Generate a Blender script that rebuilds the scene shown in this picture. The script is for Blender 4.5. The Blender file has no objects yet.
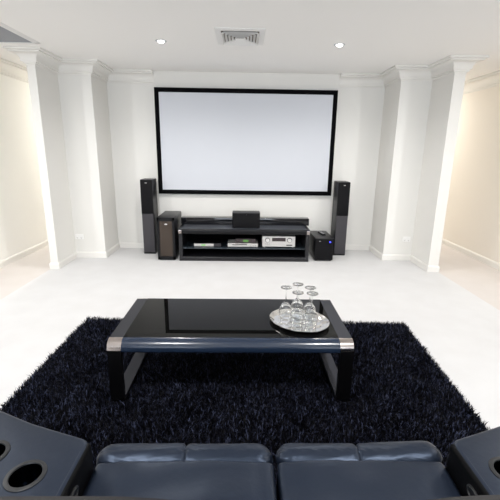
import bpy, bmesh, math, random
import numpy as np
from mathutils import Vector, Matrix, noise

random.seed(7)
sc = bpy.context.scene
COL = sc.collection
PI = math.pi

# ------------------------------------------------------------------ view
sc.view_settings.view_transform = 'Standard'
sc.view_settings.look = 'None'
sc.view_settings.exposure = 0.56
sc.view_settings.gamma = 1.0
sc.view_settings.use_curve_mapping = False
try:
    sc.cycles.use_denoising = True
    sc.cycles.max_bounces = 12
    sc.cycles.diffuse_bounces = 6
    sc.cycles.sample_clamp_indirect = 6.0
except Exception:
    pass

# ------------------------------------------------------------------ materials
def mat(name, color, rough=0.5, metal=0.0, spec=0.5, ior=None, noise_bump=None, mottle=None, emit=None, coat=0.0, trans=0.0):
    m = bpy.data.materials.new(name); m.use_nodes = True
    nt = m.node_tree; b = nt.nodes['Principled BSDF']
    b.inputs['Base Color'].default_value = (*color, 1)
    b.inputs['Roughness'].default_value = rough
    b.inputs['Metallic'].default_value = metal
    b.inputs['Specular IOR Level'].default_value = spec
    if ior: b.inputs['IOR'].default_value = ior
    if coat:
        b.inputs['Coat Weight'].default_value = coat
        b.inputs['Coat Roughness'].default_value = 0.05
    if trans: b.inputs['Transmission Weight'].default_value = trans
    if emit:
        b.inputs['Emission Color'].default_value = (*emit[0], 1)
        b.inputs['Emission Strength'].default_value = emit[1]
    tc = nt.nodes.new('ShaderNodeTexCoord')
    if noise_bump:
        sc_, st, dist = noise_bump
        n = nt.nodes.new('ShaderNodeTexNoise'); n.inputs['Scale'].default_value = sc_
        n.inputs['Detail'].default_value = 4
        bp = nt.nodes.new('ShaderNodeBump'); bp.inputs['Strength'].default_value = st
        bp.inputs['Distance'].default_value = dist
        nt.links.new(tc.outputs['Object'], n.inputs['Vector'])
        nt.links.new(n.outputs['Fac'], bp.inputs['Height'])
        nt.links.new(bp.outputs['Normal'], b.inputs['Normal'])
    if mottle:
        sc_, c2 = mottle
        n = nt.nodes.new('ShaderNodeTexNoise'); n.inputs['Scale'].default_value = sc_
        n.inputs['Detail'].default_value = 6
        r = nt.nodes.new('ShaderNodeValToRGB')
        r.color_ramp.elements[0].position = 0.35; r.color_ramp.elements[1].position = 0.65
        r.color_ramp.elements[0].color = (*c2, 1); r.color_ramp.elements[1].color = (*color, 1)
        nt.links.new(tc.outputs['Object'], n.inputs['Vector'])
        nt.links.new(n.outputs['Fac'], r.inputs['Fac'])
        nt.links.new(r.outputs['Color'], b.inputs['Base Color'])
    return m

M = {}
M['wall'] = mat('wall_paint', (.755, .740, .705), .75, spec=.2, noise_bump=(180, .06, .002))
M['wall_cream'] = mat('hall_paint_cream', (.88, .868, .835), .75, spec=.2, noise_bump=(180, .06, .002))
M['wall_beige'] = mat('hall_paint_beige', (.82, .775, .71), .75, spec=.2, noise_bump=(180, .06, .002))
M['ceiling'] = mat('ceiling_paint', (.90, .885, .86), .85, spec=.1, noise_bump=(120, .05, .002))
M['trim'] = mat('gloss_trim_paint', (.77, .752, .715), .5, spec=.3)
M['carpet'] = mat('white_carpet', (.655, .652, .655), .95, spec=.05, noise_bump=(260, .5, .004), mottle=(4.5, (.632, .627, .628)))
M['warm_carpet'] = mat('warm_carpet', (.64, .60, .575), .95, spec=.05, noise_bump=(260, .5, .004), mottle=(4.0, (.62, .58, .55)))  # side floors slightly darker and warmer in tone than the main floor
M['screen'] = mat('projection_screen', (.59, .605, .645), .8, spec=.1)
M['velvet'] = mat('black_velvet', (.003, .003, .0035), .9, spec=.05)
M['black'] = mat('black_satin', (.005, .005, .0062), .35, spec=.25)
M['blackgloss'] = mat('black_lacquer', (.006, .006, .008), .07, spec=.5)
M['ash'] = mat('black_ash_veneer', (.007, .0068, .009), .38, spec=.5, noise_bump=(60, .15, .001))
M['grille'] = mat('speaker_cloth', (.004, .0038, .0048), .8, spec=.2, noise_bump=(900, .4, .001))
M['baffle'] = mat('satin_grey_baffle', (.036, .033, .039), .3, spec=.5)
M['painted_sheen'] = mat('black_gloss_painted_sheen', (.040, .027, .019), .16, spec=.5)  # black gloss; brown of the reflected floor is put into the base colour
M['tableglass'] = mat('black_table_glass', (.004, .004, .004), .015, spec=.5, ior=1.29)
M['tablefront'] = mat('lacquer_painted_blue_sheen', (.012, .022, .046), .21, spec=.6, ior=1.5)  # black lacquer; its bluish reflection is tinted into the base colour
M['gunmetal'] = mat('gunmetal_strip', (.042, .044, .056), .34, metal=.9)
M['brushed'] = mat('brushed_steel', (.46, .41, .385), .20, metal=1)
M['legshade'] = mat('shaded_leg_metal', (.003, .003, .0035), .3, spec=.2)  # strip metal of the loop with dark reflection and shade painted in
M['chrome'] = mat('chrome', (.82, .82, .82), .12, metal=1)
M['satintop'] = mat('satin_top_plate', (.060, .066, .080), .32, spec=.5)  # lighter blue grey stands in for the wall reflected in the top
M['silver'] = mat('silver_plastic', (.66, .64, .62), .38, metal=.35)
M['silverdark'] = mat('dark_display', (.045, .032, .035), .2)
M['knob'] = mat('pale_knob', (.78, .76, .74), .3, metal=.4)
M['green'] = mat('green_display', (.02, .05, .01), .4, emit=((.25, .85, .12), .55))
M['blueled'] = mat('blue_led', (.02, .02, .2), .4, emit=((.03, .04, 1.0), 5.0))
M['leather'] = mat('navy_black_leather', (.0055, .0082, .0155), .38, spec=.5, noise_bump=(55, .12, .004))
M['leather'].node_tree.nodes['Principled BSDF'].inputs['Specular Tint'].default_value = (.52, .66, .92, 1)
M['leatherback'] = mat('charcoal_leather_headrest', (.006, .0055, .006), .5, spec=.25, noise_bump=(55, .12, .004))
M['leathershade'] = mat('shaded_leather_side', (.0012, .0013, .0018), .5, spec=.12, noise_bump=(55, .12, .004))  # same leather as the sofa, shade put into a darker colour
M['piping'] = mat('stitched_piping', (.022, .028, .042), .5, spec=.3)
M['cupdark'] = mat('dark_cup_metal', (.010, .011, .013), .42, metal=.2)
M['cupsteel'] = mat('polished_cup_wall', (.035, .045, .062), .16, metal=1)
M['plastic'] = mat('white_plastic', (.84, .83, .81), .4)
M['ventwhite'] = mat('vent_white', (.80, .79, .77), .5)
M['ventdark'] = mat('duct_inside', (.16, .13, .11), .8)
M['grillegrey'] = mat('return_grille_grey', (.30, .31, .335), .6)
M['lamp'] = mat('downlight_lens', (1, 1, 1), .5, emit=((1.0, .98, .96), 6.0))
M['lamptrim'] = mat('downlight_trim', (.50, .52, .54), .35, metal=.6)
M['redbit'] = mat('red_remote_key', (.35, .03, .03), .5)
M['keys'] = mat('remote_keys', (.45, .45, .47), .5)

def glass_mat():
    m = bpy.data.materials.new('clear_glass'); m.use_nodes = True
    b = m.node_tree.nodes['Principled BSDF']
    b.inputs['Base Color'].default_value = (.97, .98, .98, 1)
    b.inputs['Roughness'].default_value = 0.0
    b.inputs['IOR'].default_value = 1.5
    b.inputs['Transmission Weight'].default_value = 1.0
    return m
M['glass'] = glass_mat()
M['shelfglass'] = mat('smoked_shelf_glass', (.03, .04, .05), .05, spec=.6)

def silver_tray_mat():
    m = mat('hammered_silver', (.90, .88, .86), .09, metal=1)
    nt = m.node_tree; b = nt.nodes['Principled BSDF']
    tc = nt.nodes.new('ShaderNodeTexCoord')
    v = nt.nodes.new('ShaderNodeTexVoronoi'); v.inputs['Scale'].default_value = 20
    bp = nt.nodes.new('ShaderNodeBump'); bp.inputs['Strength'].default_value = .8; bp.inputs['Distance'].default_value = .006
    nt.links.new(tc.outputs['Object'], v.inputs['Vector'])
    nt.links.new(v.outputs['Distance'], bp.inputs['Height'])
    nt.links.new(bp.outputs['Normal'], b.inputs['Normal'])
    return m
M['tray'] = silver_tray_mat()

def shag_mat():
    m = bpy.data.materials.new('navy_black_shag'); m.use_nodes = True
    nt = m.node_tree; b = nt.nodes['Principled BSDF']
    g = nt.nodes.new('ShaderNodeNewGeometry')
    r = nt.nodes.new('ShaderNodeValToRGB')
    e = r.color_ramp.elements
    e[0].position = 0.0; e[0].color = (.0015, .0015, .0025, 1)
    e[1].position = 1.0; e[1].color = (.085, .100, .175, 1)
    k = r.color_ramp.elements.new(.62); k.color = (.0028, .0028, .0052, 1)
    k = r.color_ramp.elements.new(.82); k.color = (.012, .0135, .026, 1)
    nt.links.new(g.outputs['Random Per Island'], r.inputs['Fac'])
    nt.links.new(r.outputs['Color'], b.inputs['Base Color'])
    b.inputs['Roughness'].default_value = .55
    b.inputs['Specular IOR Level'].default_value = .12
    return m
M['shag'] = shag_mat()

# ------------------------------------------------------------------ object helpers
def tag(o, label=None, cat=None, group=None, kind=None):
    if label: o['label'] = label
    if cat: o['category'] = cat
    if group: o['group'] = group
    if kind: o['kind'] = kind
    return o

def thing(name, label, cat, loc, group=None):
    o = bpy.data.objects.new(name, None); COL.objects.link(o)
    o.location = loc; o.empty_display_size = .05
    return tag(o, label, cat, group)

def root_loc(p):
    v = Vector((0, 0, 0))
    while p is not None:
        v += Vector(p.location); p = p.parent
    return v

def obj(name, bm, m, parent=None, loc=None, smooth=None, recalc=True):
    """links a bmesh (in world coordinates) as ONE object, origin at its parent's base or at loc"""
    if recalc: bmesh.ops.recalc_face_normals(bm, faces=bm.faces)
    org = root_loc(parent) if parent is not None else Vector(loc or (0, 0, 0))
    bmesh.ops.translate(bm, verts=bm.verts, vec=-org)
    me = bpy.data.meshes.new(name); bm.to_mesh(me); bm.free()
    mats = m if isinstance(m, (list, tuple)) else [m]
    for x in mats: me.materials.append(x)
    if smooth is not None:
        me.polygons.foreach_set('use_smooth', [True] * len(me.polygons))
        me.set_sharp_from_angle(angle=math.radians(smooth))
    o = bpy.data.objects.new(name, me); COL.objects.link(o)
    if parent is not None: o.parent = parent
    else: o.location = org
    return o

def struct(name, bm, m, smooth=None):
    o = obj(name, bm, m, smooth=smooth); o['kind'] = 'structure'; return o

def B(): return bmesh.new()

def box(bm, x0, x1, y0, y1, z0, z1, bev=0.0, seg=2):
    r = bmesh.ops.create_cube(bm, size=1.0)
    vs = r['verts']
    for v in vs:
        v.co = Vector((x0 + (v.co.x + .5) * (x1 - x0), y0 + (v.co.y + .5) * (y1 - y0), z0 + (v.co.z + .5) * (z1 - z0)))
    if bev > 0:
        es = list({e for v in vs for e in v.link_edges})
        bmesh.ops.bevel(bm, geom=es, offset=bev, segments=seg, affect='EDGES', profile=.5)
    return bm

def prism(bm, pts, z0, z1):
    b = [bm.verts.new((x, y, z0)) for x, y in pts]
    t = [bm.verts.new((x, y, z1)) for x, y in pts]
    n = len(pts)
    bm.faces.new(list(reversed(b))); top = bm.faces.new(t)
    for i in range(n):
        bm.faces.new((b[i], b[(i + 1) % n], t[(i + 1) % n], t[i]))
    return top, t, b

def lathe(bm, prof, c=(0, 0, 0), seg=32, sx=1, sy=1, rot=0, jitter=None):
    """prof: (r, z) list; r == 0 collapses to a pole"""
    rings = []
    for k, (r, z) in enumerate(prof):
        if r < 1e-6:
            rings.append([bm.verts.new((c[0], c[1], c[2] + z))])
        else:
            ring = []
            for i in range(seg):
                a = 2 * PI * i / seg
                x, y = r * math.cos(a) * sx, r * math.sin(a) * sy
                xr = x * math.cos(rot) - y * math.sin(rot); yr = x * math.sin(rot) + y * math.cos(rot)
                dz = jitter(k, i) if jitter else 0
                ring.append(bm.verts.new((c[0] + xr, c[1] + yr, c[2] + z + dz)))
            rings.append(ring)
    for a, b in zip(rings[:-1], rings[1:]):
        if len(a) == 1 and len(b) == 1: continue
        for i in range(seg):
            j = (i + 1) % seg
            if len(a) == 1: bm.faces.new((a[0], b[j], b[i]))
            elif len(b) == 1: bm.faces.new((a[i], a[j], b[0]))
            else: bm.faces.new((a[i], a[j], b[j], b[i]))
    return bm

def cyl_y(bm, cx, cz, y0, y1, r, seg=24):
    """a disc/knob whose axis runs along Y"""
    a = [bm.verts.new((cx + r * math.cos(2 * PI * i / seg), y0, cz + r * math.sin(2 * PI * i / seg))) for i in range(seg)]
    b = [bm.verts.new((cx + r * math.cos(2 * PI * i / seg), y1, cz + r * math.sin(2 * PI * i / seg))) for i in range(seg)]
    bm.faces.new(a); bm.faces.new(b)
    for i in range(seg):
        j = (i + 1) % seg
        bm.faces.new((a[i], a[j], b[j], b[i]))
    return bm

def tube(bm, pts, r, seg=8):
    pts = [Vector(p) for p in pts]; rings = []
    for i, p in enumerate(pts):
        d = (pts[min(i + 1, len(pts) - 1)] - pts[max(i - 1, 0)]).normalized()
        u = d.cross(Vector((0, 0, 1)))
        if u.length < 1e-3: u = d.cross(Vector((1, 0, 0)))
        u.normalize(); w = u.cross(d)
        rings.append([bm.verts.new(p + u * r * math.cos(2 * PI * k / seg) + w * r * math.sin(2 * PI * k / seg)) for k in range(seg)])
    for a, b in zip(rings[:-1], rings[1:]):
        for k in range(seg):
            j = (k + 1) % seg
            bm.faces.new((a[k], a[j], b[j], b[k]))
    bm.faces.new(rings[0]); bm.faces.new(list(reversed(rings[-1])))
    return bm

def offset_path(path, d):
    """moves an open 2-D polyline to the right of its direction by d, with mitred corners"""
    out = []
    n = len(path)
    nor = []
    for i in range(n - 1):
        dx, dy = path[i + 1][0] - path[i][0], path[i + 1][1] - path[i][1]
        l = math.hypot(dx, dy); nor.append((dy / l, -dx / l))
    for i in range(n):
        if i == 0: m = nor[0]
        elif i == n - 1: m = nor[-1]
        else:
            a, b = nor[i - 1], nor[i]
            k = 1 + a[0] * b[0] + a[1] * b[1]
            m = ((a[0] + b[0]) / k, (a[1] + b[1]) / k)
        out.append((path[i][0] + m[0] * d, path[i][1] + m[1] * d))
    return out

def sweep(bm, path, prof):
    """prof: closed list of (out, z)"""
    cols = []
    for o, z in prof:
        cols.append([bm.verts.new((x, y, z)) for x, y in offset_path(path, o)])
    n = len(prof)
    for k in range(n):
        a, b = cols[k], cols[(k + 1) % n]
        for i in range(len(path) - 1):
            bm.faces.new((a[i], a[i + 1], b[i + 1], b[i]))
    bm.faces.new([c[0] for c in cols]); bm.faces.new([c[-1] for c in reversed(cols)])
    return bm

def lin(a, b, n): return [a + (b - a) * i / n for i in range(n + 1)]

def cushion(bm, x0, x1, y0, y1, z0, z1, r, nx=24, ny=14, nz=4, disp=None, q=5):
    """a box with rounded edges of radius r on a fine grid; disp(p, n) may move every point"""
    def coords(a, b, n):
        h = min(r, (b - a) * .499)
        e = [a + h * (1 - math.cos(PI / 2 * i / q)) for i in range(q)]
        mid = lin(a + h, b - h, n)
        return e + mid + [a + b - t for t in reversed(e)]
    X, Y, Z = coords(x0, x1, nx), coords(y0, y1, ny), coords(z0, z1, nz)
    def place(x, y, z):
        rx, ry, rz = min(r, (x1 - x0) * .499), min(r, (y1 - y0) * .499), min(r, (z1 - z0) * .499)
        c = Vector((min(max(x, x0 + rx), x1 - rx), min(max(y, y0 + ry), y1 - ry), min(max(z, z0 + rz), z1 - rz)))
        d = Vector((x, y, z)) - c
        if d.length > 1e-9:
            s = Vector((d.x / rx, d.y / ry, d.z / rz)).normalized()
            p = c + Vector((s.x * rx, s.y * ry, s.z * rz)); nrm = s
        else: p = Vector((x, y, z)); nrm = Vector((0, 0, 1))
        if disp: p = disp(p, nrm)
        return p
    def patch(P, Q, f):
        g = [[bm.verts.new(place(*f(a, b))) for b in Q] for a in P]
        for i in range(len(P) - 1):
            for j in range(len(Q) - 1):
                bm.faces.new((g[i][j], g[i + 1][j], g[i + 1][j + 1], g[i][j + 1]))
    patch(X, Y, lambda a, b: (a, b, z1)); patch(X, Y, lambda a, b: (a, b, z0))
    patch(X, Z, lambda a, b: (a, y0, b)); patch(X, Z, lambda a, b: (a, y1, b))
    patch(Y, Z, lambda a, b: (x0, a, b)); patch(Y, Z, lambda a, b: (x1, a, b))
    bmesh.ops.remove_doubles(bm, verts=bm.verts, dist=1e-5)
    bm.normal_update()
    return bm

def copy_tree(o, parent=None):
    c = o.copy(); COL.objects.link(c)
    if parent is not None: c.parent = parent
    for ch in list(o.children): copy_tree(ch, c)
    return c

# ------------------------------------------------------------------ the room
H = 2.555                                      # ceiling height
YB, YN, YP = 5.735, 5.166, 4.64                # back wall, nib walls, pier fronts
PLX0, PLX1, NLX = -2.458, -2.363, -1.947       # pier and nib on the left side
PRX0, PRX1, NRX = 2.415, 2.548, 2.010          # and on the right side
HL, HR = -3.115, 3.435                         # hall side walls
WX, YR, YH, YE = 5.6, -3.2, 3.6, 9.6           # wide part, rear wall, where the halls begin, where they end

b = B(); box(b, PLX0, PRX1, YR, YE, -.1, 0); struct('floor', b, M['carpet'])
b = B(); box(b, -WX, PLX0, YR, YE, -.1, 0); struct('floor_left', b, M['warm_carpet'])
b = B(); box(b, PRX1, WX, YR, YE, -.1, 0); struct('floor_right', b, M['warm_carpet'])
b = B(); box(b, -WX - .1, WX + .1, YR - .1, YE + .1, H, H + .12); struct('ceiling', b, M['ceiling'])

b = B(); prism(b, [(PLX0, YP), (PLX1, YP), (PLX1, YN), (NLX, YN), (NLX, YE), (PLX0, YE)], 0, H); struct('wall_inner_left', b, M['wall'])
b = B(); prism(b, [(PRX0, YP), (PRX1, YP), (PRX1, YE), (NRX, YE), (NRX, YN), (PRX0, YN)], 0, H); struct('wall_inner_right', b, M['wall'])
b = B(); box(b, NLX, NRX, YB, YB + .2, 0, H); struct('wall_back', b, M['wall'])
PX0, PX1, PY = -1.272, 1.330, 5.675
b = B(); box(b, PX0, PX1, PY, YB, 0, H); struct('wall_screen_panel', b, M['wall'])
b = B(); box(b, HL - .15, HL, YH, YE, 0, H); struct('wall_hall_left', b, M['wall_cream'])
b = B(); box(b, HR, HR + .15, YH, YE, 0, H); struct('wall_hall_right', b, M['wall_beige'])
b = B(); box(b, HL - .15, PLX0, YE, YE + .1, 0, H); struct('wall_hall_end_left', b, M['wall_cream'])
b = B(); box(b, PRX1, HR + .15, YE, YE + .1, 0, H); struct('wall_hall_end_right', b, M['wall_beige'])
b = B(); box(b, -WX, HL - .15, YH, YH + .15, 0, H); struct('wall_return_left', b, M['wall'])
b = B(); box(b, HR + .15, WX, YH, YH + .15, 0, H); struct('wall_return_right', b, M['wall'])
b = B(); box(b, -WX - .1, -WX, YR, YH + .15, 0, H); struct('wall_left', b, M['wall'])
b = B(); box(b, WX, WX + .1, YR, YH + .15, 0, H); struct('wall_right', b, M['wall'])
# rear wall with a wide window opening
w0, w1, wz0, wz1 = -2.2, 2.2, .55, 2.2
b = B()
box(b, -WX, w0, YR - .1, YR, 0, H); box(b, w1, WX, YR - .1, YR, 0, H)
box(b, w0, w1, YR - .1, YR, 0, wz0); box(b, w0, w1, YR - .1, YR, wz1, H)
struct('wall_rear', b, M['wall'])
b = B()
for x in (w0, -.75, .7, w1 - .05): box(b, x, x + .05, YR - .08, YR - .02, wz0, wz1)
box(b, w0, w1, YR - .08, YR - .02, wz0, wz0 + .05); box(b, w0, w1, YR - .08, YR - .02, wz1 - .05, wz1)
struct('window_1', b, M['trim'])

# cornice: three small steps, a cove and two small steps at the foot
def arc(cx, cz, r, a0, a1, n): return [(cx + r * math.cos(math.radians(a0 + (a1 - a0) * i / n)), cz + r * math.sin(math.radians(a0 + (a1 - a0) * i / n))) for i in range(n + 1)]
cov = [(0, H - .0005), (.150, H - .0005), (.150, H - .020), (.124, H - .026), (.124, H - .038), (.106, H - .042)]
cov += [(.106 - .064 * math.sin(t) , H - .042 - .066 * (1 - math.cos(t))) for t in [PI / 2 * k / 8 for k in range(1, 9)]]
cov += [(.042, H - .122), (.024, H - .122), (.024, H - .140), (.008, H - .146), (.008, H - .156), (0, H - .156)]
LPATH = [(PLX0, YE), (PLX0, YP), (PLX1, YP), (PLX1, YN), (NLX, YN), (NLX, YB), (PX0, YB)]
RPATH = [(PX1, YB), (NRX, YB), (NRX, YN), (PRX0, YN), (PRX0, YP), (PRX1, YP), (PRX1, YE)]
HLP = [(HL, YH), (HL, YE)]; HRP = [(HR, YE), (HR, YH)]
for n, pth in (('trim_1', LPATH), ('trim_2', RPATH), ('trim_3', HLP), ('trim_4', HRP)):
    b = B(); sweep(b, pth, cov); struct(n, b, M['trim'], smooth=25)
base = [(0, 0), (.014, 0), (.014, .062), (.011, .072), (.006, .080), (0, .084)]
for n, pth in (('baseboard_left', LPATH), ('baseboard_right', RPATH), ('baseboard_hall_left', HLP), ('baseboard_hall_right', HRP),
               ('baseboard_back', [(PX0, YB), (PX0, PY), (PX1, PY), (PX1, YB)])):
    b = B(); sweep(b, pth, base); struct(n, b, M['trim'])

# ------------------------------------------------------------------ ceiling fittings
def downlight(x, y, label, group):
    t = thing('ceiling_downlight', label, 'light', (x, y, H), group)
    b = B(); lathe(b, [(.056, 0), (.056, -.003), (.048, -.005), (.035, -.004), (.035, 0)], (x, y, H), 32)
    obj('trim_ring', b, M['lamptrim'], t, smooth=40)
    b = B(); lathe(b, [(0, -.021), (.012, -.0195), (.022, -.0155), (.030, -.0095), (.034, -.003)], (x, y, H), 24)
    obj('lens', b, M['lamp'], t)
    return t
downlight(-.844, 4.174, 'round ceiling downlight between the grey return grille and the air vent', 'ceiling downlights')
downlight(.957, 4.178, 'round ceiling downlight between the air vent and the beige hall', 'ceiling downlights')
for x in (-.844, .957):
    downlight(x, .85, 'round recessed ceiling downlight over the sofa row', 'ceiling downlights over the sofa')

# square four-way diffuser: nested sloping blades
vx, vy = -.046, 3.975
t = thing('ceiling_vent', 'white square ceiling air diffuser with nested slanted blades', 'vent', (vx, vy, H))
def sq_ring(bm, cx, cy, r0, z0, r1, z1, th=.003):
    def ring(r, z): return [bm.verts.new((cx + sx * r * .86, cy + sy * r, z)) for sx, sy in ((-1, -1), (1, -1), (1, 1), (-1, 1))]
    A, C, D, E = ring(r0, z0), ring(r1, z1), ring(r1, z1 + th), ring(r0, z0 + th)
    for P, Q in ((A, C), (C, D), (D, E), (E, A)):
        for i in range(4):
            j = (i + 1) % 4; bm.faces.new((P[i], P[j], Q[j], Q[i]))
b = B(); sq_ring(b, vx, vy, .268, H - .001, .266, H - .004, .001); sq_ring(b, vx, vy, .266, H - .005, .205, H - .009)
obj('frame', b, M['ventwhite'], t)
b = B(); box(b, vx - .205 * .86, vx + .205 * .86, vy - .205, vy + .205, H - .003, H - .001)
obj('duct_opening', b, M['ventdark'], t)
for r in (.200, .165, .130, .095, .060):
    b = B(); sq_ring(b, vx, vy, r - .022, H - .006, r, H - .028, .002)
    obj('blade_ring', b, M['ventwhite'], t)

# return air grille at the hall side
gx0, gx1, gy0, gy1 = -2.92, -2.130, 3.55, 4.345
t = thing('return_air_grille', 'grey return air grille with stepped white frame in the ceiling', 'grille', ((gx0 + gx1) / 2, (gy0 + gy1) / 2, H))
b = B()
for k, (o, z) in enumerate(((0, .005), (.014, .010), (.028, .015))):
    x0, x1, y0, y1 = gx0 + o, gx1 - o, gy0 + o, gy1 - o
    w = .016
    for q in ((x0, x0 + w, y0, y1), (x1 - w, x1, y0, y1), (x0, x1, y0, y0 + w), (x0, x1, y1 - w, y1)):
        box(b, *q, H - z, H)
obj('frame', b, M['ventwhite'], t)
b = B(); x0, x1, y0, y1 = gx0 + .042, gx1 - .042, gy0 + .042, gy1 - .042
for i in range(38):
    y = y0 + (y1 - y0) * i / 38
    box(b, x0, x1, y, y + .014, H - .008, H - .003)
box(b, x0, x1, y0, y1, H - .003, H - .001)
obj('slat_panel', b, M['grillegrey'], t)

# ------------------------------------------------------------------ power outlets
def outlet(x, z, label):
    t = thing('power_outlet', label, 'outlet', (x, YN, z - .036), 'double power outlets')
    b = B(); box(b, x - .057, x + .057, YN - .009, YN, z - .036, z + .036, .003); obj('faceplate', b, M['plastic'], t)
    for s in (-.028, .028):
        b = B(); box(b, x + s - .008, x + s + .008, YN - .012, YN - .0085, z + .012, z + .026, .001); obj('switch', b, M['plastic'], t)
        b = B()
        for dx in (-.007, .007): box(b, x + s + dx - .0015, x + s + dx + .0015, YN - .0097, YN - .0088, z - .018, z - .008)
        box(b, x + s - .0015, x + s + .0015, YN - .0097, YN - .0088, z - .028, z - .020)
        obj('socket', b, M['ventdark'], t)
outlet(-2.293, .303, 'white double power outlet in the recess beside the cream hall')
outlet(2.322, .312, 'white double power outlet in the recess beside the beige hall')

# ------------------------------------------------------------------ projection screen
SX0, SX1, SZ0, SZ1, SY = -1.262, 1.311, .864, 2.338, 5.615
t = thing('projection_screen', 'large wide projection screen with black velvet frame on back wall', 'screen', ((SX0 + SX1) / 2, PY, SZ0))
fw = .062
b = B()
prof = [(0, 0), (0, .055), (.006, .060), (fw - .02, .058), (fw, .045), (fw, 0)]   # (inward, forward)
rings = []
for i_, f_ in prof:
    rings.append([b.verts.new((x, PY - f_, z)) for x, z in ((SX0 + i_, SZ0 + i_), (SX1 - i_, SZ0 + i_), (SX1 - i_, SZ1 - i_), (SX0 + i_, SZ1 - i_))])
for k in range(len(rings)):
    A, C = rings[k], rings[(k + 1) % len(rings)]
    for i in range(4):
        j = (i + 1) % 4; b.faces.new((A[i], A[j], C[j], C[i]))
obj('frame', b, M['velvet'], t)
b = B(); box(b, SX0 + fw - .004, SX1 - fw + .004, PY - .046, PY - .040, SZ0 + fw - .004, SZ1 - fw + .004)
obj('screen_surface', b, M['screen'], t)

# ------------------------------------------------------------------ tower speakers
def tower(x0, x1, label):
    y0, y1, hz = 5.372, 5.650, 1.086
    cx = (x0 + x1) / 2
    t = thing('tower_speaker', label, 'speaker', (cx, (y0 + y1) / 2, 0), 'tower speakers beside the screen')
    b = B(); box(b, x0, x1, y0 + .012, y1, .020, hz, .006, 3); obj('cabinet', b, M['ash'], t, smooth=40)
    b = B(); box(b, x0 - .001, x1 + .001, y0 + .02, y1 - .01, 0, .020, .003); obj('plinth', b, M['black'], t)
    b = B(); box(b, x0 + .004, x1 - .004, y0 + .002, y0 + .014, .028, .598, .003); obj('front_baffle', b, M['baffle'], t)
    b = B(); box(b, x0 + .003, x1 - .003, y0 - .006, y0 + .013, .603, hz - .006, .006, 3); g = obj('cloth_grille', b, M['grille'], t, smooth=40)
    b = B(); box(b, cx - .014, cx + .014, y0 - .0085, y0 - .0055, hz - .050, hz - .041, .001); obj('badge', b, M['chrome'], g)
    return t
tower(-1.466, -1.294, 'tall black tower speaker behind the tall subwoofer cabinet')
tower(1.350, 1.522, 'tall black tower speaker behind the small subwoofer with blue light')

# ------------------------------------------------------------------ tall cabinet, glossy front with a painted brown reflection
x0, x1, y0, y1, hz = -1.182, -.940, 5.046, 5.630, .606
t = thing('tall_subwoofer', 'tall black subwoofer cabinet with glossy front, brown reflection painted in', 'subwoofer', ((x0 + x1) / 2, (y0 + y1) / 2, 0))
b = B(); box(b, x0, x1, y0 + .012, y1, .012, hz, .006, 3); obj('cabinet', b, M['ash'], t, smooth=40)
b = B()
for q in ((x0, x0 + .034, .012, hz), (x1 - .034, x1, .012, hz), (x0, x1, .012, .062), (x0, x1, hz - .05, hz)):
    box(b, q[0], q[1], y0, y0 + .016, q[2], q[3], .003)
obj('front_frame', b, M['black'], t)
b = B(); box(b, x0 + .03, x1 - .03, y0 + .006, y0 + .014, .058, hz - .046); f = obj('front_panel', b, M['painted_sheen'], t); f['label'] = 'glossy black front panel with painted brown reflection'
b = B(); lathe(b, [(0, 0), (.020, 0), (.020, .004), (0, .004)], (0, 0, 0), 20, 1, .45)
for v in b.verts: v.co = Vector((x0 + .125 + v.co.x, y0 + .006 - v.co.z, .513 + v.co.y))
obj('badge', b, M['chrome'], f)
for fx in (x0 + .03, x1 - .03):
    for fy in (y0 + .05, y1 - .05):
        b = B(); lathe(b, [(0, 0), (.018, 0), (.018, .0125), (0, .0125)], (fx, fy, 0), 16); obj('foot', b, M['black'], t)

# ------------------------------------------------------------------ small subwoofer with blue light
x0, x1, y0, y1, hz = 1.006, 1.268, 5.072, 5.620, .328
t = thing('small_subwoofer', 'small black cube subwoofer with glowing blue light', 'subwoofer', ((x0 + x1) / 2, (y0 + y1) / 2, 0))
b = B(); box(b, x0, x1, y0 + .012, y1, .014, hz, .006, 3); obj('cabinet', b, M['ash'], t, smooth=40)
b = B(); prism(b, [(x0 + .004, .035), (x0 + .022, .017), (x1 - .022, .017), (x1 - .004, .035), (x1 - .004, hz - .006), (x0 + .004, hz - .006)], 0, .014)
for v in b.verts: v.co = Vector((v.co.x, y0 + .013 - v.co.z, v.co.y))
f = obj('front_grille', b, M['grille'], t)
b = B(); box(b, x0 + .050, x0 + .076, y0 - .0035, y0 - .0005, .288, .294); obj('badge', b, M['chrome'], f)
b = B(); cyl_y(b, 1.214, .280, y0 - .006, y0, .009, 16); l = obj('power_light', b, M['blueled'], f); l['label'] = 'glowing blue power light'
for fx in (x0 + .03, x1 - .03):
    for fy in (y0 + .05, y1 - .05):
        b = B(); lathe(b, [(0, 0), (.016, 0), (.016, .0145), (0, .0145)], (fx, fy, 0), 16); obj('foot', b, M['black'], t)
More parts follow.
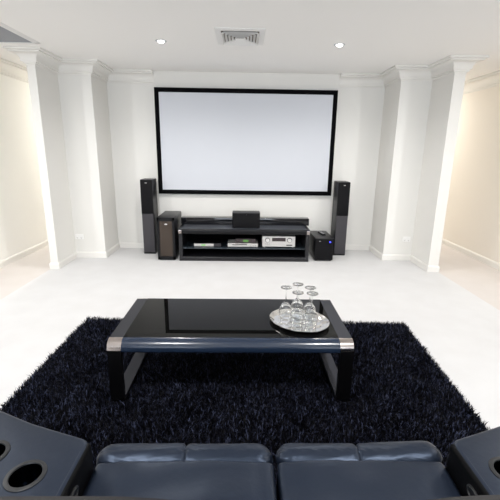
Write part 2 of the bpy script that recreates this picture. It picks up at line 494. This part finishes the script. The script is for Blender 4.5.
# remote on top
rz = .3288
t = thing('remote_control', 'black remote control lying on the small subwoofer', 'remote control', (1.150, 5.37, rz))
def rpt(u, v):      # along / across the remote
    a = math.radians(100); return (1.150 + u * math.cos(a) - v * math.sin(a), 5.37 + u * math.sin(a) + v * math.cos(a))
b = B(); top, tv, bv = prism(b, [rpt(*q) for q in ((-.10, -.024), (.09, -.026), (.10, -.016), (.10, .016), (.09, .026), (-.10, .024))], rz, rz + .024)
bmesh.ops.bevel(b, geom=[e for e in b.edges if all(v in tv for v in e.verts)], offset=.007, segments=3, affect='EDGES')
obj('body', b, M['blackgloss'], t, smooth=40)
b = B()
for i in range(5):
    for j in range(3):
        x, y = rpt(-.035 + i * .022, -.013 + j * .013); lathe(b, [(0, .0265), (.0040, .0265), (.0045, .0235)], (x, y, rz), 10)
obj('key_pad', b, M['keys'], t)
b = B(); x, y = rpt(-.07, 0); lathe(b, [(0, .0265), (.013, .0265), (.0145, .0235)], (x, y, rz), 16); obj('dial_key', b, M['keys'], t)

# ------------------------------------------------------------------ media console
x0, x1, y0, y1, hz = -.886, .914, 5.028, 5.480, .457
t = thing('media_console', 'low wide black media console with silver corner caps under screen', 'media console', ((x0 + x1) / 2, (y0 + y1) / 2, 0))
def slab_profile(bm, xa, xb, ya, yb, za, zb, r, back=True):
    """a slab along X with a rounded front edge"""
    pr = [(yb, za), (yb, zb)] + [(ya + r - r * math.sin(a), zb - r + r * math.cos(a)) for a in [PI / 2 * k / 5 for k in range(6)]]
    pr += [(ya + r - r * math.cos(a), za + r - r * math.sin(a)) for a in [PI / 2 * k / 5 for k in range(6)]]
    A = [bm.verts.new((xa, y, z)) for y, z in pr]; C = [bm.verts.new((xb, y, z)) for y, z in pr]
    n = len(pr); bm.faces.new(A); bm.faces.new(list(reversed(C)))
    for i in range(n): bm.faces.new((A[i], A[(i + 1) % n], C[(i + 1) % n], C[i]))
b = B(); slab_profile(b, x0 + .040, x1 - .040, y0, y1, hz - .076, hz - .002, .022); obj('top', b, M['black'], t, smooth=30)
b = B(); box(b, x0 + .040, x1 - .040, y0 + .020, y1, hz - .004, hz); k = obj('top_plate', b, M['satintop'], t); k['label'] = 'satin top plate, reflected light painted blue grey'
for s, xa, xb in ((-1, x0, x0 + .040), (1, x1 - .040, x1)):
    b = B(); slab_profile(b, xa, xb, y0, y1 - .0, hz - .074, hz - .001, .022); c = obj('end_strip', b, M['gunmetal'], t, smooth=30)
    b = B(); slab_profile(b, xa - .001, xb, y0 - .0015, y0 + .03, hz - .076, hz - .004, .022); k = obj('corner_cap', b, M['brushed'], c, smooth=30); k['label'] = 'brushed silver corner cap'
    xi = (xa, xa + .050) if s < 0 else (xb - .050, xb)
    b = B(); box(b, *xi, y0 + .006, y1, .058, hz - .074, .004); obj('side_panel', b, M['ash'], t)
b = B(); slab_profile(b, x0, x1, y0 + .004, y1, 0, .060, .010); obj('base_panel', b, M['ash'], t, smooth=30)
b = B(); box(b, x0 + .05, x1 - .05, y1 - .015, y1, .060, hz - .076); obj('back_panel', b, M['velvet'], t)
b = B(); box(b, x0 + .05, x1 - .05, y0 + .030, y1 - .016, .172, .184, .002); obj('glass_shelf', b, M['shelfglass'], t)
b = B(); box(b, x0 - .012, x1 + .036, 5.340, y1 + .02, hz + .0, hz + .100, .006, 3); obj('back_rail', b, M['blackgloss'], t, smooth=40)

# centre speaker
cx0, cx1 = -.155, .228
t = thing('centre_speaker', 'black centre speaker on top of the media console', 'speaker', ((cx0 + cx1) / 2, 5.2, hz))
hz += .0006
b = B(); box(b, cx0, cx1, 5.112, 5.325, hz + .006, hz + .214, .006, 3); obj('cabinet', b, M['ash'], t, smooth=40)
b = B(); box(b, cx0 + .003, cx1 - .003, 5.098, 5.113, hz + .008, hz + .208, .005, 3); f = obj('cloth_grille', b, M['grille'], t, smooth=40)
b = B(); box(b, .028, .046, 5.0955, 5.0985, hz + .185, hz + .191); obj('badge', b, M['chrome'], f)
for fx in (cx0 + .03, cx1 - .03):
    for fy in (5.135, 5.30):
        b = B(); lathe(b, [(0, 0), (.01, 0), (.01, .007), (0, .007)], (fx, fy, hz), 12); obj('foot', b, M['black'], t)

SHZ = .1846
def feet(t, xa, xb, ya, yb, z, h=.006, m='black'):
    for fx in (xa + .03, xb - .03):
        for fy in (ya + .03, yb - .03):
            b = B(); lathe(b, [(0, 0), (.011, 0), (.011, h + .0005), (0, h + .0005)], (fx, fy, z), 12); obj('foot', b, M[m], t)

# slim set-top box
xa, xb, ya, yb = -.690, -.310, 5.112, 5.32
t = thing('set_top_box', 'slim silver set top box with green display on glass shelf', 'set top box', ((xa + xb) / 2, (ya + yb) / 2, SHZ))
feet(t, xa, xb, ya, yb, SHZ)
b = B(); box(b, xa, xb, ya + .008, yb, SHZ + .006, SHZ + .052, .003); obj('case', b, M['black'], t)
b = B(); box(b, xa, xa + .275, ya, ya + .009, SHZ + .006, SHZ + .046, .003); f = obj('front_panel', b, M['silver'], t); f['label'] = 'silver front panel'
b = B(); box(b, xa + .276, xb, ya + .001, ya + .009, SHZ + .006, SHZ + .046, .002); obj('card_door', b, M['baffle'], t)
b = B(); box(b, xa + .105, xa + .16, ya - .001, ya + .0005, SHZ + .018, SHZ + .034); obj('display', b, M['green'], f)

# disc player
xa, xb, ya, yb = -.218, .206, 5.105, 5.36
t = thing('disc_player', 'slim silver disc player with dark tray slot on glass shelf', 'disc player', ((xa + xb) / 2, (ya + yb) / 2, SHZ))
feet(t, xa, xb, ya, yb, SHZ)
b = B(); box(b, xa, xb, ya + .010, yb, SHZ + .006, SHZ + .055, .003); obj('case', b, M['silver'], t)
b = B(); box(b, xa, xb, ya, ya + .011, SHZ + .006, SHZ + .055, .004); f = obj('front_panel', b, M['silver'], t)
b = B(); box(b, xa + .065, xa + .27, ya - .0015, ya + .001, SHZ + .032, SHZ + .044, .001); obj('disc_tray', b, M['silverdark'], f)
for k in range(4):
    b = B(); box(b, xa + .31 + k * .024, xa + .325 + k * .024, ya - .003, ya + .001, SHZ + .018, SHZ + .025, .001); obj('button', b, M['baffle'], f)

# black receiver box with green digits on the disc player
PZ = SHZ + .0556
xa, xb, ya, yb = -.112, .172, 5.110, 5.33
t = thing('decoder_box', 'small black decoder box with green digits on the disc player', 'decoder', ((xa + xb) / 2, (ya + yb) / 2, PZ))
feet(t, xa, xb, ya, yb, PZ, .005)
b = B(); box(b, xa, xb, ya + .005, yb, PZ + .005, PZ + .066, .003); obj('case', b, M['black'], t)
b = B(); box(b, xa + .002, xb - .002, ya, ya + .006, PZ + .007, PZ + .064, .002); f = obj('front_panel', b, M['silverdark'], t)
# seven-segment digits
b = B()
SEG = {'a': (0, 1, .5, 1), 'b': (1, .5, 1, 1), 'c': (1, 0, 1, .5), 'd': (0, 0, 1, 0), 'e': (0, 0, 0, .5), 'f': (0, .5, 0, 1), 'g': (0, .5, 1, .5)}
def digit(xd, segs, w=.014, h=.024, th=.0035):
    for s in segs:
        hx = {'a': (0, w, h, h), 'd': (0, w, 0, 0), 'g': (0, w, h / 2, h / 2), 'b': (w, w, h / 2, h), 'c': (w, w, 0, h / 2), 'e': (0, 0, 0, h / 2), 'f': (0, 0, h / 2, h)}[s]
        box(b, xd + hx[0] - th / 2, xd + hx[1] + th / 2, ya - .0012, ya + .0004, PZ + .024 + hx[2] - th / 2, PZ + .024 + hx[3] + th / 2)
for k, s in enumerate(('bc', 'abgcd', 'abcdef', 'abged')): digit(xa + .100 + k * .022, s)
obj('digits', b, M['green'], f)
for k in (.022, .245):
    b = B(); cyl_y(b, xa + k, PZ + .036, ya - .004, ya + .001, .007, 14); obj('button', b, M['baffle'], f)

# silver receiver
xa, xb, ya, yb = .268, .728, 5.105, 5.41
t = thing('audio_receiver', 'large silver audio receiver with two round knobs on glass shelf', 'receiver', ((xa + xb) / 2, (ya + yb) / 2, SHZ))
feet(t, xa, xb, ya, yb, SHZ, .012, 'silver')
z0 = SHZ + .012
b = B(); box(b, xa, xb, ya + .012, yb, z0, z0 + .150, .003); obj('case', b, M['silver'], t)
b = B(); box(b, xa, xb, ya, ya + .013, z0, z0 + .150, .004); f = obj('front_panel', b, M['silver'], t)
b = B(); box(b, xa + .135, xa + .325, ya - .0015, ya + .001, z0 + .078, z0 + .130, .001); obj('display', b, M['silverdark'], f)
for kx in (xa + .072, xb - .080):
    b = B(); cyl_y(b, kx, z0 + .096, ya - .022, ya + .001, .026, 28); k = obj('knob', b, M['knob'], f, smooth=40)
    b = B(); lathe(b, [(.026, 0), (.034, 0), (.034, .003), (.026, .003)], (0, 0, 0), 28)
    for v in b.verts: v.co = Vector((kx + v.co.x, ya + .001 - v.co.z, z0 + .096 + v.co.y))
    obj('knob_ring', b, M['baffle'], k)
for k in range(8):
    b = B(); box(b, xa + .14 + k * .024, xa + .155 + k * .024, ya - .0025, ya + .001, z0 + .050, z0 + .057, .001); obj('button', b, M['knob'], f)
for k in range(3):
    b = B(); cyl_y(b, xa + .05 + k * .022, z0 + .040, ya - .003, ya + .001, .005, 12); obj('jack', b, M['baffle'], f)
b = B(); box(b, xb - .122, xb - .040, ya - .0015, ya + .001, z0 + .017, z0 + .032, .001); obj('badge_strip', b, M['silverdark'], f)

# ------------------------------------------------------------------ shag rug
RC = [(-1.415, 1.05), (1.325, 1.05), (1.438, 3.045), (-1.385, 3.110)]
rug = thing('shag_rug', 'black shaggy pile rug under the coffee table on white carpet', 'rug', (0, 2.1, 0))
b = B(); prism(b, RC, .001, .016); obj('backing', b, M['velvet'], rug)
def shag(n):
    rng = np.random.default_rng(3)
    u, v = rng.random(n), rng.random(n)
    c = [np.array(p) for p in RC]
    xy = ((1 - u)[:, None] * (1 - v)[:, None] * c[0] + u[:, None] * (1 - v)[:, None] * c[1] + u[:, None] * v[:, None] * c[2] + (1 - u)[:, None] * v[:, None] * c[3])
    # clumped lean: a slowly varying field plus a random part
    fx = np.sin(xy[:, 0] * 23 + 2 * np.sin(xy[:, 1] * 17)) + np.sin(xy[:, 0] * 9 + xy[:, 1] * 13)
    fy = np.cos(xy[:, 1] * 21 + 2 * np.sin(xy[:, 0] * 15)) + np.sin(xy[:, 1] * 8 - xy[:, 0] * 11)
    lean = np.stack([fx, fy], 1) * .0035 + rng.normal(0, .013, (n, 2))
    L = rng.uniform(.030, .050, n)
    # where the coffee table's runners stand the pile is pressed flat
    press = np.zeros(n, bool)
    for q in (xy, xy + lean * .42, xy + lean):
        press |= ((np.abs(q[:, 0] + .744) < .048) | (np.abs(q[:, 0] - .616) < .048)) & (q[:, 1] > 1.955) & (q[:, 1] < 2.69)
    L[press] = .011
    lean[press] *= .1
    w = rng.uniform(.0013, .0027, n)
    a = rng.uniform(0, 2 * PI, n); s = np.stack([np.cos(a), np.sin(a)], 1) * w[:, None]
    tip = lean; mid = lean * .42
    z0 = .012
    P = np.zeros((n, 5, 3))
    P[:, 0, :2] = xy - s; P[:, 1, :2] = xy + s; P[:, 0:2, 2] = z0
    P[:, 2, :2] = xy + mid + s; P[:, 3, :2] = xy + mid - s; P[:, 2:4, 2] = (z0 + L * .62)[:, None]
    P[:, 4, :2] = xy + tip; P[:, 4, 2] = z0 + L * rng.uniform(.75, 1.0, n)
    P[:, :, 1] -= 2.1
    me = bpy.data.meshes.new('pile')
    me.vertices.add(n * 5); me.vertices.foreach_set('co', P.reshape(-1))
    base_ = np.arange(n) * 5
    loops = np.concatenate([base_[:, None] + np.array([0, 1, 2, 3]), base_[:, None] + np.array([3, 2, 4])], 1).reshape(-1)
    me.loops.add(n * 7); me.loops.foreach_set('vertex_index', loops.astype(np.int32))
    ls = (np.arange(n) * 7)[:, None] + np.array([0, 4])
    me.polygons.add(n * 2); me.polygons.foreach_set('loop_start', ls.reshape(-1).astype(np.int32))
    me.update(calc_edges=True); me.validate()
    me.materials.append(M['shag'])
    o = bpy.data.objects.new('pile', me); COL.objects.link(o); o.parent = rug
    o['kind'] = 'stuff'
shag(165000)

# ------------------------------------------------------------------ coffee table
TX0, TX1, TY0, TY1, TZ, TB = -.784, .656, 1.970, 2.672, .423, .030
SW, ST = .080, .026          # strip width, strip thickness
RT = .058                    # radius of the rounded front and back edges
TH = .070                    # thickness of the table top
t = thing('coffee_table', 'low black glass coffee table with looped metal strip legs', 'coffee table', ((TX0 + TX1) / 2, (TY0 + TY1) / 2, 0))
def loop_path(y0, y1, z0, z1, rt, rb, n=8):
    """closed outline in (y, z); starts at the front bottom and runs up the front"""
    p = []
    p += [(y0 + rt - rt * math.cos(a), z1 - rt + rt * math.sin(a)) for a in [PI / 2 * k / n for k in range(n + 1)]]
    p += [(y1 - rt + rt * math.sin(a), z1 - rt + rt * math.cos(a)) for a in [PI / 2 * k / n for k in range(n + 1)]]
    p += [(y1 - rb + rb * math.cos(a), z0 + rb - rb * math.sin(a)) for a in [PI / 2 * k / n for k in range(n + 1)]]
    p += [(y0 + rb - rb * math.sin(a), z0 + rb - rb * math.cos(a)) for a in [PI / 2 * k / n for k in range(n + 1)]]
    return p
N8 = 8
def strip(xa, xb, idx):
    """part of the loop between outline indices: outer outline offset inwards by the strip's thickness"""
    rt = RT
    out = loop_path(TY0, TY1, TB, TZ, rt, .020, N8)
    inn = loop_path(TY0 + ST, TY1 - ST, TB + .022, TZ - ST, RT - ST, .006, N8)
    bm = B(); n = len(out); rows = []
    for i in idx:
        i %= n
        rows.append([bm.verts.new((x, y, z)) for x, (y, z) in ((xa, out[i]), (xb, out[i]), (xb, inn[i]), (xa, inn[i]))])
    for A, C in zip(rows[:-1], rows[1:]):
        for k in range(4): bm.faces.new((A[k], A[(k + 1) % 4], C[(k + 1) % 4], C[k]))
    bm.faces.new(rows[0]); bm.faces.new(list(reversed(rows[-1])))
    return bm
n1 = N8 + 1  # points per rounded corner
for xa, xb in ((TX0, TX0 + SW), (TX1 - SW, TX1)):
    o = obj('top_strip', strip(xa, xb, list(range(n1 - 1, n1 + 1))), M['gunmetal'], t, smooth=30)
    for nm, rng_ in (('corner_cap', range(0, n1)), ('corner_cap', range(n1, 2 * n1))):
        k = obj('corner_cap', strip(xa - .0008, xb, list(rng_)), M['brushed'], o, smooth=30); k['label'] = 'brushed steel corner cap'
    obj('leg', strip(xa, xb, list(range(3 * n1 + 3, 4 * n1)) + [0]), M['legshade'], t, smooth=30)
    obj('leg', strip(xa, xb, list(range(2 * n1 - 1, 2 * n1 + 6))), M['legshade'], t, smooth=30)
    obj('floor_runner', strip(xa, xb, list(range(2 * n1 + 5, 3 * n1 + 4))), M['gunmetal'], t, smooth=30)
# front/back lacquer rail with bullnose and the glass plate between the strips
def rail(ya, yb, front):
    bm = B()
    yf, s = (ya, 1) if front else (yb, -1)
    pr = [(yf + s * (RT - RT * math.cos(a)), TZ - RT + RT * math.sin(a)) for a in [PI / 2 * k / 14 for k in range(15)]]
    yo = yb if front else ya
    pr += [(yo, TZ), (yo, TZ - TH), (yf + s * .004, TZ - TH), (yf, TZ - TH + .004)]
    A = [bm.verts.new((TX0 + SW, y, z)) for y, z in pr]; C = [bm.verts.new((TX1 - SW, y, z)) for y, z in pr]
    n = len(pr); bm.faces.new(A); bm.faces.new(list(reversed(C)))
    for i in range(n): bm.faces.new((A[i], A[(i + 1) % n], C[(i + 1) % n], C[i]))
    return bm
obj('front_rail', rail(TY0, TY0 + .085, True), M['tablefront'], t, smooth=50)
obj('back_rail', rail(TY1 - .085, TY1, False), M['tablefront'], t, smooth=50)
b = B(); box(b, TX0 + SW, TX1 - SW, TY0 + RT, TY1 - RT, TZ - .030, TZ + .0010)
for v in b.verts:                                   # plate tilted up at the back to shift the screen's reflection
    if v.co.z > TZ: v.co.z += (v.co.y - TY0 - RT) * .0085
obj('glass_top', b, M['tableglass'], t)
b = B(); box(b, TX0 + SW, TX1 - SW, TY0 + .085, TY1 - .085, TZ - TH, TZ - .030); obj('under_panel', b, M['black'], t)

# ------------------------------------------------------------------ silver tray and wine glasses
trx, try_, trz = .366, 2.236, TZ + .0052
trot = math.radians(-38)
t = thing('serving_tray', 'oval hammered silver tray on the coffee table', 'tray', (trx, try_, trz))
A_, B_ = .199, .170
rj = random.Random(5)
prof = [(0, .0), (.30, .0), (.60, .0), (.74, .0), (.84, .0015), (.92, .008), (1.0, .0165), (1.0, .0195), (.92, .0115), (.84, .0055), (.76, .0045), (.60, .0045), (.2, .0045), (0, .0045)]
jit = {}
def tj(k, i):
    kk = min(k, 13 - k) if k > 6 else k
    key = (13 - k if k >= 7 else k, i // 2)
    if key[0] < 4: return 0
    return jit.setdefault(key, rj.uniform(-.0025, .0025)) * (1 if key[0] < 6 else .6)
b = B(); lathe(b, prof, (trx, try_, trz), 48, A_, B_, trot, tj)
obj('dish', b, M['tray'], t, smooth=8)

def wine_glass(label):
    """an upturned wine glass: rim down, foot up; built about the origin"""
    t = thing('wine_glass', label, 'wine glass', (0, 0, 0), 'upturned wine glasses on the tray')
    hg = .192
    outer = [(.0335, 0), (.0390, .018), (.0430, .038), (.0435, .052), (.0405, .068), (.0315, .084), (.0185, .0965), (.0085, .1035)]
    inner = [(.0035, .0985), (.0165, .0925), (.0295, .0810), (.0387, .0665), (.0419, .0520), (.0414, .038), (.0374, .018), (.0319, 0)]
    b = B(); lathe(b, outer + [(.0045, .1075), (0, .1075)], (0, 0, 0), 28)
    b2 = [(0, .1000)] + inner
    lathe(b, b2, (0, 0, 0), 28)
    # join rim
    bm = b
    lathe(bm, [(.0335, 0), (.0319, 0)], (0, 0, 0), 28)
    bmesh.ops.remove_doubles(bm, verts=bm.verts, dist=1e-5)
    obj('bowl', bm, M['glass'], t, smooth=60)
    b = B(); lathe(b, [(0, .1077), (.0042, .1079), (.0034, .122), (.0032, .150), (.0036, .172), (.006, .183), (0, .183)], (0, 0, 0), 16); obj('stem', b, M['glass'], t, smooth=60)
    b = B(); lathe(b, [(0, .1832), (.012, .1842), (.036, .1885), (.0372, .1900), (.036, .1912), (0, .1915)], (0, 0, 0), 32); obj('foot', b, M['glass'], t, smooth=60)
    t.scale = (.97, .97, 1.15)
    return t
g0 = wine_glass('upturned wine glass')
spots = [((.279, 2.257), 'leftmost of the five upturned wine glasses on the tray'),
         ((.362, 2.318), 'upturned wine glass at the back of the tray, its foot highest of the five'),
         ((.433, 2.255), 'upturned wine glass behind the one at the pointed tip of the tray'),
         ((.341, 2.169), 'upturned wine glass in the middle of the cluster, at the near edge of the tray'),
         ((.428, 2.154), 'upturned wine glass at the near edge, closest to the steel table corner')]
for i, ((x, y), lab) in enumerate(spots):
    o = g0 if i == 0 else copy_tree(g0)
    o.location = (x, y, trz + .0100); o.rotation_euler = (0, 0, i * .7); o['label'] = lab

# ------------------------------------------------------------------ theatre sofa
sofa = thing('theatre_sofa', 'dark navy leather two seat theatre sofa with cup holder consoles', 'sofa', (.1, .8, 0))
AL, AR, MIDX = -.478, .675, .112
SZ_ = .508
def wr(p, amp, f=9.0, seed=0.0):
    return amp * noise.noise(Vector((p.x * f + seed, p.y * f * 1.7, p.z * f)))
def seat(xa, xb, seed):
    def d(p, n):
        q = p.copy()
        if n.z > .3:
            ux = (p.x - xa) / (xb - xa); uy = (p.y - .46) / .62
            q.z += .012 * math.sin(PI * min(max(ux, 0), 1)) ** .6 - .006 + wr(p, .006, 7, seed)
            q.z -= .004 * max(0, math.sin(ux * 40 + uy * 5 + 3 * noise.noise(Vector((p.x * 5, p.y * 5, seed))))) * (abs(ux - .5) * 2) ** 4
        return q
    bm = B(); cushion(bm, xa, xb, .44, 1.030, .30, SZ_, .017, 34, 26, 4, d); return bm
def roll(xa, xb, seed, endlift=0.0):
    """the padded roll along a seat's front edge, pinched by a stitched seam in the middle"""
    def d(p, n):
        c = Vector((p.x, 1.068, .476))
        ux = (p.x - xa) / (xb - xa)
        end = min(ux, 1 - ux); mid = abs(ux - .5)
        k = 1 - .10 * math.exp(-end * 45) - .16 * math.exp(-(mid * 110) ** 2) - .05 * math.exp(-mid * 30)
        q = c + (p - c) * k
        a = math.atan2(p.z - c.z, p.y - c.y)
        pull = math.exp(-end * 18) + math.exp(-mid * 26)
        crumple = .0022 * noise.noise(Vector((p.x * 13 + a * 1.5, a * 1.3, seed))) + .0012 * noise.noise(Vector((p.x * 52 - a * 9, a * 1.5, seed + 4))) * (.5 + 2.0 * pull)
        q += n * crumple
        q.z += endlift * max(0, ux - .55)
        return q
    bm = B(); cushion(bm, xa, xb, 1.012, 1.124, .438, .513, .054, 130, 3, 2, d, q=8); return bm
for xa, xb, seed, el in ((AL + .001, MIDX - .005, 1.3, 0), (MIDX + .007, AR - .001, 5.1, .035)):
    s = obj('seat_cushion', seat(xa, xb, seed), M['leather'], sofa, smooth=60)
    obj('front_roll', roll(xa - (.014 if el == 0 else 0), xb + (.014 if el else 0), seed, el), M['leather'], sofa, smooth=60)
    # footrest board below the roll and the back cushion with its big rounded shoulder
    b = B(); box(b, xa + .01, xb - .01, 1.025, 1.105, .078, .445, .02, 3); obj('footrest_panel', b, M['leathershade'], sofa, smooth=40)
def back(xa, xb, r0, r1):
    bm = B(); zt = 1.0; pts = [(xa, .42)]
    pts += [(xa + r0 - r0 * math.cos(a), zt - r0 * .30 + r0 * .30 * math.sin(a)) for a in [PI / 2 * k / 10 for k in range(11)]]
    pts += [(xb - r1 + r1 * math.sin(a), zt - r1 * .30 + r1 * .30 * math.cos(a)) for a in [PI / 2 * k / 10 for k in range(11)]]
    pts += [(xb, .42)]
    top, tv, bv = prism(bm, pts, 0, .24)
    for v in bm.verts: v.co = Vector((v.co.x, .452 - v.co.z, v.co.y))
    es = [e for e in bm.edges if abs(e.verts[0].co.y - e.verts[1].co.y) < 1e-6]
    bmesh.ops.bevel(bm, geom=es, offset=.045, segments=5, affect='EDGES', profile=.5)
    return bm
obj('backrest', back(AL + .01, MIDX - .008, .06, .33), M['leatherback'], sofa, smooth=60)
obj('backrest', back(MIDX + .008, AR - .01, .29, .06), M['leatherback'], sofa, smooth=60)
b = B(); box(b, AL, AR, .25, 1.03, .072, .30, .01); obj('base', b, M['leathershade'], sofa)
for fx in (AL + .06, AR - .06):
    for fy in (.32, .98):
        b = B(); lathe(b, [(0, 0), (.022, 0), (.026, .075), (0, .075)], (fx, fy, 0), 16); obj('foot', b, M['black'], sofa)  # short sofa foot

def console(s, xin, front, outer, cups, zt=.600):
    """wedge arm: inner side straight, front turned outwards; s = -1 left, +1 right"""
    pts = [(xin, .24), (xin, front[0][1])] + front[1:] + outer
    bm = B(); prism(bm, pts, .078, zt)
    bm.normal_update()
    ed = [e for e in bm.edges if min(v.co.z for v in e.verts) > zt - 1e-4]
    corner = [e for e in bm.edges if abs(e.verts[0].co.z - e.verts[1].co.z) > .1]
    bmesh.ops.bevel(bm, geom=corner, offset=.03, segments=4, affect='EDGES', profile=.5)
    bm.normal_update()
    ed = [e for e in bm.edges if min(v.co.z for v in e.verts) > zt - 1e-4 and len(e.link_faces) == 2 and abs(e.link_faces[0].normal.z - e.link_faces[1].normal.z) > .5]
    bmesh.ops.bevel(bm, geom=ed, offset=.016, segments=5, affect='EDGES', profile=.5)
    bmesh.ops.recalc_face_normals(bm, faces=bm.faces)
    # cut the cup wells
    me = bpy.data.meshes.new('tmp'); bm.to_mesh(me); bm.free()
    o = bpy.data.objects.new('tmp', me); COL.objects.link(o)
    cb = B()
    for cx, cy in cups: lathe(cb, [(0, -.10), (.046, -.10), (.046, .05), (0, .05)], (cx, cy, zt), 48)
    bmesh.ops.recalc_face_normals(cb, faces=cb.faces)
    cm = bpy.data.meshes.new('tmpc'); cb.to_mesh(cm); cb.free()
    co = bpy.data.objects.new('tmpc', cm); COL.objects.link(co)
    md = o.modifiers.new('cut', 'BOOLEAN'); md.operation = 'DIFFERENCE'; md.object = co; md.solver = 'EXACT'
    dg = bpy.context.evaluated_depsgraph_get()
    res = bpy.data.meshes.new_from_object(o.evaluated_get(dg), depsgraph=dg)
    out = B(); out.from_mesh(res)
    for x in (o, co): bpy.data.objects.remove(x, do_unlink=True)
    arm = obj('console_arm', out, M['leather'], sofa, smooth=35, recalc=False)
    # stitched piping along the inner top edge
    yf = front[0][1]
    b = B(); zt2 = zt - .004
    xs = xin - s * .002
    xo = xin + s * .016
    pts3 = [(xo, .30, zt2 + .0015), (xo, yf - .05, zt2 + .0015), (xo + s * .002, yf - .025, zt2 - .003), (xo + s * .006, yf - .008, zt2 - .014)]
    tube(b, pts3, .0028, 8); obj('piping', b, M['piping'], arm, smooth=60)
    # side panel, its shade painted as darker leather, with a recline button
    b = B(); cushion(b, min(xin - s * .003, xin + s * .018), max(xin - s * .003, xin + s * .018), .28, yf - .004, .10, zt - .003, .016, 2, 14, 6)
    sd = obj('inner_side', b, M['leathershade'], arm, smooth=60)
    b = B(); lathe(b, [(0, 0), (.030, 0), (.030, .004), (.024, .007), (.020, .004), (0, .004)], (0, 0, 0), 24, 1.0, .62)
    for v in b.verts: v.co = Vector((xin - s * (.0025 + v.co.z), .862 + v.co.x, .548 + v.co.y))
    obj('recline_switch', b, M['cupdark'], arm, smooth=40)
    for cx, cy in cups:
        b = B(); lathe(b, [(.0450, .0005), (.0550, .0005), (.0545, .0022), (.0500, .0036), (.0430, .0034), (.0415, .000)], (cx, cy, zt), 40)
        rim = obj('cup_holder', b, M['cupdark'], arm, smooth=50)
        b = B(); lathe(b, [(.0418, .0), (.0415, -.040), (.041, -.064), (.036, -.070), (0, -.070)], (cx, cy, zt), 40, 1, 1)
        obj('cup_well', b, M['cupsteel'], arm, smooth=50)
        # three rubber grips are not in view; a plain well is left
    return arm
console(-1, AL, [(AL, 1.018), (-.710, 1.098), (-.860, 1.166), (-.960, 1.216)], [(-.700, .24)], [(-.610, .880), (-.762, .958)])
console(1, AR, [(AR, 1.014), (.890, 1.087), (1.030, 1.140), (1.130, 1.190)], [(.880, .24)], [(.788, .888), (.938, .962)])

# ------------------------------------------------------------------ lights
def spot(name, x, y, z, power, color=(1, .982, .958), angle=150, blend=.6, rad=.045):
    l = bpy.data.lights.new(name, 'SPOT'); l.energy = power; l.color = color; l.spot_size = math.radians(angle); l.spot_blend = blend
    l.shadow_soft_size = rad
    o = bpy.data.objects.new(name, l); COL.objects.link(o); o.location = (x, y, z); return o
def area(name, loc, rot, sx, sy, power, color):
    l = bpy.data.lights.new(name, 'AREA'); l.shape = 'RECTANGLE'; l.size = sx; l.size_y = sy; l.energy = power; l.color = color
    o = bpy.data.objects.new(name, l); COL.objects.link(o); o.location = loc; o.rotation_euler = rot; return o
for x in (-.844, .957):
    spot('downlight_beam', x, 4.176, H - .03, 54, angle=160, blend=.8)
    spot('downlight_beam', x, .85, H - .03, 80, angle=168, blend=.45)
# swivelling ceiling spotlights in the wide part of the room, turned towards the recesses
def aim(o, target):
    o.rotation_euler = (Vector(target) - Vector(o.location)).to_track_quat('-Z', 'Y').to_euler()
for s_ in (-1, 1):
    aim(spot('swivel_spotlight_beam', 4.6 * s_, .6, H - .12, 135, (.95, .98, 1.0), 48, 1.0, .05), (1.7 * s_, 5.2, .75))
# unseen area lights added to brighten the two halls
for x, c, p1, p2 in ((-2.78, (1, .985, .95), 24, 50), (2.95, (1, .975, .93), 19, 36)):
    area('hall_fill_light', (x, 2.5, H - .02), (0, 0, 0), .4, 2.0, p1, c)
    area('hall_fill_light', (x, 7.9, H - .02), (0, 0, 0), .4, 2.2, p2, c)
# daylight through the rear window
area('window_daylight', (0, YR - .12, 1.375), (PI / 2, 0, 0), 4.3, 1.6, 125, (.82, .90, 1.0))
w = bpy.data.worlds.new('world'); sc.world = w; w.use_nodes = True
w.node_tree.nodes['Background'].inputs['Color'].default_value = (.55, .70, 1.0, 1)
w.node_tree.nodes['Background'].inputs['Strength'].default_value = .2

# ------------------------------------------------------------------ camera
F, PITCH, YAW, ROLL, CX, CY, HC = 375.276, 14.322, 1.167, .829, 250.616, 246.587, 1.5
cam = bpy.data.cameras.new('camera'); co = bpy.data.objects.new('camera', cam); COL.objects.link(co)
p, y, r = map(math.radians, (PITCH, YAW, ROLL))
fwd0 = Vector((0, math.cos(p), -math.sin(p))); up0 = Vector((0, math.sin(p), math.cos(p))); rt0 = Vector((1, 0, 0))
rt1 = rt0 * math.cos(r) + up0 * math.sin(r); up1 = -rt0 * math.sin(r) + up0 * math.cos(r)
Rz = Matrix.Rotation(-y, 3, 'Z')
R_, U_, F_ = Rz @ rt1, Rz @ up1, Rz @ fwd0
co.matrix_world = Matrix(((R_.x, U_.x, -F_.x, 0), (R_.y, U_.y, -F_.y, 0), (R_.z, U_.z, -F_.z, HC), (0, 0, 0, 1)))
cam.sensor_fit = 'HORIZONTAL'; cam.sensor_width = 36.0; cam.lens = 36.0 * F / 500
cam.shift_x = (250 - CX) / 500; cam.shift_y = (CY - 250) / 500
cam.clip_start = .02; cam.clip_end = 100
sc.camera = co
